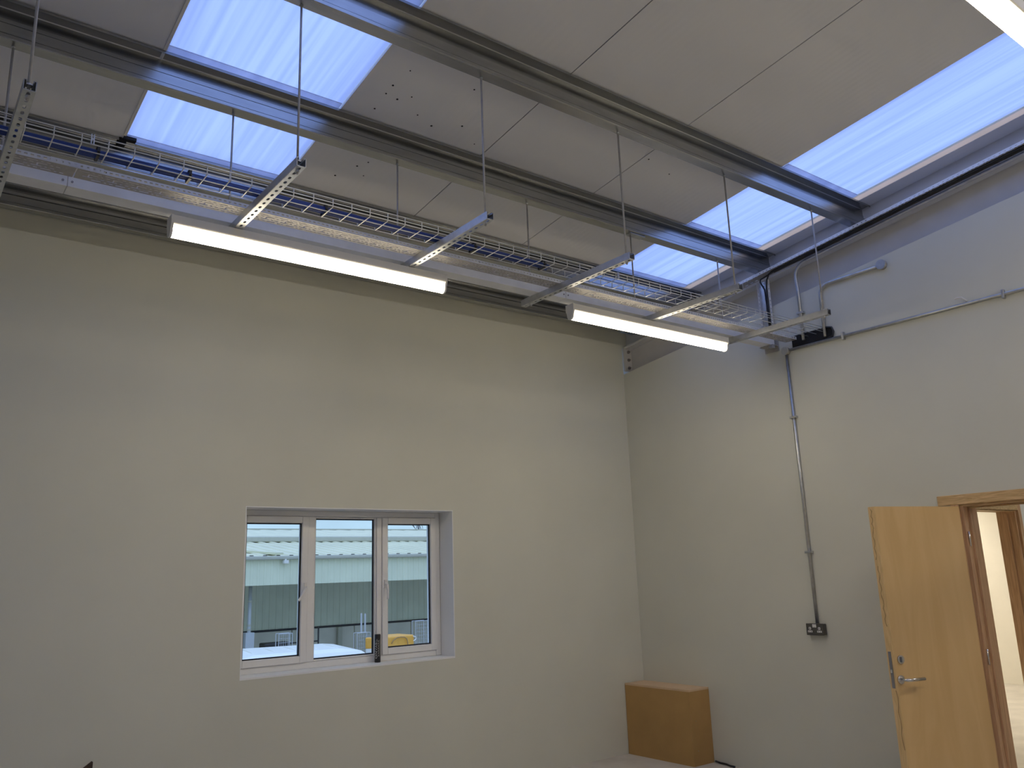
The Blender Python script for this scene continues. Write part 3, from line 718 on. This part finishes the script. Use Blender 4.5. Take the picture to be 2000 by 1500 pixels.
# ================================================================= OUTSIDE
GZ = -2.5
struct(MB().box(-40, 60, .35, 90, GZ - .2, GZ).build('ground', 'yard'), 'grey yard outside the window')
wh = thing('warehouse', (10, 24, GZ), 'long pale green clad warehouse opposite the window', 'building')
X0, X1 = -6, 34
def corrugated(bm, x0, x1, pitch, dep, fn):
    n = int((x1 - x0) / pitch)
    for k in range(n):
        a = x0 + k * pitch
        us = [(a, 0), (a + pitch * .55, 0), (a + pitch * .65, dep), (a + pitch * .9, dep), (a + pitch, 0)]
        for (u0, d0), (u1, d1) in zip(us[:-1], us[1:]):
            bm.add([fn(u0, d0, 0), fn(u1, d1, 0), fn(u1, d1, 1), fn(u0, d0, 1)], [(0, 1, 2, 3)])
    return bm
tag(corrugated(MB(), X0, X1, .25, .02, lambda u, d_, s_: (u, 24 - d_, 1.545 + s_ * .9)).build('fascia_cladding', 'clad_light', wh), kind='stuff')
MB().box(X0, X1, 24.03, 24.2, 1.54, 2.44).build('fascia_backing', 'clad_light', wh)
tag(corrugated(MB(), X0, X1, .3, .03, lambda u, d_, s_: (u, 30 - d_, -.34 + s_ * 3.2)).build('rear_cladding', 'clad_dark', wh), kind='stuff')
MB().box(X0, X1, 29.9, 30.0, -.42, -.34).build('sill_flashing', 'gasket', wh)
x = X0
while x < X1 - 2:
    MB().box(x + .03, x + 2.97, 29.92, 30.2, GZ, -.43).build('concrete_panel', 'concrete', wh); x += 3
MB().box(X0, X1, 30.01, 30.3, GZ, 3.0).build('rear_wall', 'clad_dark', wh)
tag(corrugated(MB(), X0, X1, .5, .05, lambda u, d_, s_: (u, 23.9 + s_ * 6.3, 2.56 + s_ * .82 + d_)).build('lower_roof', 'roof_out', wh), kind='stuff')
MB().hexa([(X0, 23.95, 2.44), (X1, 23.95, 2.44), (X1, 30.2, 3.26), (X0, 30.2, 3.26), (X0, 23.95, 2.5), (X1, 23.95, 2.5), (X1, 30.2, 3.32), (X0, 30.2, 3.32)]).build('roof_lining', 'clad_dark', wh)
MB().box(X0, X1, 23.78, 23.96, 2.44, 2.58).build('gutter', 'gutter', wh, bevel=.04)
MB().box(X0, X1, 29.75, 29.98, 3.36, 3.60).build('upper_gutter', 'gutter', wh, bevel=.05)
MB().box(X0, X1, 30.02, 30.3, 3.0, 3.5).build('upper_wall', 'clad_light', wh)
tag(corrugated(MB(), X0, X1, 1.0, .03, lambda u, d_, s_: (u, 29.95 + s_ * 14, 3.54 + s_ * 1.22 + d_)).build('upper_roof', 'roof_out', wh), kind='stuff')
MB().box(X0, X1, 43.7, 44.0, 4.74, 4.84).build('ridge_cap', 'gutter', wh)
MB().hexa([(4.2, 27.4, 2.98), (4.5, 27.4, 2.98), (6.1, 23.95, 2.62), (5.8, 23.95, 2.62), (4.2, 27.4, 3.06), (4.5, 27.4, 3.06), (6.1, 23.95, 2.70), (5.8, 23.95, 2.70)]).build('hip_flashing', 'roof_out', wh)
MB().box(6.05, 6.22, 23.72, 23.9, 2.30, 2.42).tube([(6.13, 23.8, 2.42), (6.13, 23.8, 2.46)], .03, 8).build('floodlight', 'white', wh)
dp = MB().tube([(5.29, 25, 1.53), (5.29, 25, GZ)], .065, 10).build('downpipe', 'pipe_grey', wh, smooth=True)
for z in (.95, .10, -.05):
    MB().tube([(5.29, 25, z), (5.29, 25, z + .07)], .085, 10).build('pipe_collar', 'gutter', dp)
MB().box(5.14, 5.46, 24.9, 25.2, GZ, -.12).build('pipe_casing', 'pipe_grey', wh)
MB().box(11.1, 11.3, 29.7, 29.9, GZ, -.43).build('column', 'gutter', wh)
for xx in (-2, 16, 25):
    MB().box(xx, xx + .25, 24.3, 24.55, GZ, 2.44).build('column', 'gutter', wh)
for xx in (X0, X1):
    MB().hexa([(xx - .1, 24.05, GZ), (xx + .1, 24.05, GZ), (xx + .1, 30, GZ), (xx - .1, 30, GZ), (xx - .1, 24.05, 2.4), (xx + .1, 24.05, 2.4), (xx + .1, 30, 3.2), (xx - .1, 30, 3.2)]).build('end_wall', 'clad_light', wh)
MB().box(X0, X1, 43.6, 43.9, GZ, 4.7).build('far_wall', 'clad_light', wh)

# white van roof below the window
vt = thing('white_van', (1.4, 13, GZ), 'white van parked below the window', 'van')
q = [(.2, 11.74), (2.98, 11.45), (3.46, 13.98), (.75, 14.7)]     # roof outline, corners in plan (front-left, front-right, rear-right, rear-left)
def vq(inset, z, off=0):
    cx = sum(a for a, _ in q) / 4; cy = sum(c for _, c in q) / 4
    return [(cx + (a - cx) * (1 - inset), cy + (c - cy) * (1 - inset), z) for a, c in q]
L = [vq(0, GZ + .35), vq(0, -.06), vq(-.012, -.04), vq(-.012, .03), vq(.01, .06), vq(.05, .10), vq(.3, .15)]
b = MB(); vs = [p_ for l in L for p_ in l]; fs = []
for i in range(len(L) - 1):
    for k in range(4): fs.append((i * 4 + k, i * 4 + (k + 1) % 4, (i + 1) * 4 + (k + 1) % 4, (i + 1) * 4 + k))
fs += [(3, 2, 1, 0), tuple(range(len(L) * 4 - 4, len(L) * 4))]
b.add(vs, fs).build('body', 'van', vt, bevel=.02)
for k in range(1, 6):
    f_ = k / 6.0
    a = Vector(q[0]).lerp(Vector(q[1]), f_); c = Vector(q[3]).lerp(Vector(q[2]), f_); a = a.lerp(c, .12); c = a.lerp(c, .86); m_ = a.lerp(c, .5)
    MB().tube([(a.x, a.y, .11), (a.x + (m_.x - a.x) * .5, (a.y + m_.y) / 2, .150), (m_.x, m_.y, .158), ((m_.x + c.x) / 2, (m_.y + c.y) / 2, .150), (c.x, c.y, .11)], .018, 6).build('roof_rib', 'van', vt)
MB().hexa([(.2, 11.70, -.05), (2.98, 11.41, -.05), (2.98, 11.45, -.05), (.2, 11.74, -.05), (.2, 11.70, -.02), (2.98, 11.41, -.02), (2.98, 11.45, -.02), (.2, 11.74, -.02)]).build('rain_gutter', 'pipe_grey', vt)
for i, (wx_, wy_) in enumerate(((.7, 12.1), (2.7, 11.9), (.95, 14.2), (2.9, 13.7))):
    MB().tube([(wx_, wy_ - .1, GZ + .34), (wx_, wy_ + .1, GZ + .34)], .33, 16).build('wheel', 'black', vt)

# orange container, small orange tank, roll cages, dark pallet truck box
t = thing('orange_container', (7.62, 18.5, GZ), 'orange plastic container with a dark hose arching across it', 'container')
MB().box(7.1, 8.12, 18, 19, GZ, -.14).build('tank', 'orange', t, bevel=.05)
MB().tube([(8.05, 17.95, -.18), (8.14, 17.93, -.22), (8.14, 17.93, -.28), (8.06, 17.95, -.33)], .02, 6).build('side_handle', 'white', t)
MB().tube([(7.27, 17.96, -.36), (7.33, 17.95, -.26), (7.45, 17.95, -.19), (7.6, 17.95, -.175), (7.74, 17.95, -.19), (7.82, 17.95, -.25), (7.85, 17.95, -.36), (7.85, 17.95, -.6)], .016, 8).build('hose', 'stain', t, smooth=True)
t = thing('orange_barrel', (6.56, 18.3, GZ), 'small orange barrel on a white stand left of the orange container', 'barrel')
MB().tube([(6.60, 18.2, GZ), (6.60, 18.2, -.462)], [.14, .09], 10).build('stand', 'white', t)
MB().tube([(6.60, 18.2, -.46), (6.60, 18.2, -.44), (6.60, 18.2, -.17), (6.60, 18.2, -.15), (6.60, 18.2, -.13)], [.09, .10, .10, .10, .06], 14).build('drum', 'orange', t, smooth=True)
def roll_cage(x0, x1, y, z1, label, extra=False):
    t = thing('roll_cage', ((x0 + x1) / 2, y, GZ), label, 'cage', 'wire roll cages in the yard')
    b = MB()
    for px, py in ((x0, y), (x1, y), (x0, y + .25), (x1, y + .25)): b.tube([(px, py, GZ), (px, py, z1)], .012, 6)
    for py in (y, y + .25): b.tube([(x0, py, z1), (x1, py, z1)], .012, 6)
    b.build('cage_frame', 'pipe_grey', t)
    w_ = MB(); n = 6
    for k in range(1, n):
        xx = x0 + (x1 - x0) * k / n; w_.tube([(xx, y, GZ + .2), (xx, y, z1)], .005, 4)
    k = GZ + .25
    while k < z1: w_.tube([(x0, y, k), (x1, y, k)], .005, 4); k += .12
    w_.build('mesh_side', 'pipe_grey', t)
    MB().box(x0, x1, y, y + .25, GZ + .12, GZ + .18).build('base', 'pipe_grey', t)
    if extra:
        MB().tube([(x0 + .30, y + .3, z1), (x0 + .30, y + .3, z1 + .62)], .03, 6).tube([(x0 + .44, y + .3, z1), (x0 + .44, y + .3, z1 + .60)], .03, 6).build('pole', 'pipe_grey', t)
roll_cage(4.42, 4.86, 20, .06, 'wire roll cage seen through the left pane above the van roof')
roll_cage(7.12, 7.60, 20, -.10, 'wire roll cage with tall poles beside the orange barrel', True)
roll_cage(9.36, 9.84, 20, .15, 'wire roll cage right of the orange container')
t = thing('yard_trolley', (6.6, 27, GZ), 'dark trolley behind the white van roof', 'trolley')
MB().box(5.9, 6.9, 25, 25.6, GZ + .2, -.55).build('deck', 'black', t, bevel=.05)
MB().tube([(8.1, 25.2, GZ), (8.1, 25.2, -.1)], .03, 6).tube([(6.9, 25.2, -.62), (8.1, 25.2, -.62)], .03, 6).build('push_bar', 'black', t)
for xx in (6.05, 6.75):
    MB().tube([(xx, 25.1, GZ + .12), (xx, 25.2, GZ + .12)], .12, 12).build('wheel', 'black', t)
# bare tree beyond the ridge
t = thing('bare_tree', (41.6, 70, GZ), 'bare winter tree above the warehouse ridge', 'tree')
random.seed(11)
b = MB()
def branch(p, d_, L_, r, lv):
    e_ = p + d_ * L_; mid = p + d_ * (L_ * .5) + Vector((random.uniform(-1, 1), 0, random.uniform(-.3, 1))) * L_ * .06
    b.tube([p, mid, e_], [r, r * .8, r * .6], 5)
    if lv == 0: return
    for k in range(3 if lv > 1 else 4):
        nd = (d_ + Vector((random.uniform(-.8, .8), random.uniform(-.5, .5), random.uniform(-.15, .7)))).normalized()
        branch(e_ if k else mid, nd, L_ * random.uniform(.55, .72), r * .55, lv - 1)
branch(Vector((41.6, 70, GZ)), Vector((-.05, 0, 1)), 5.2, .16, 6)
b.build('branches', 'bark', t)
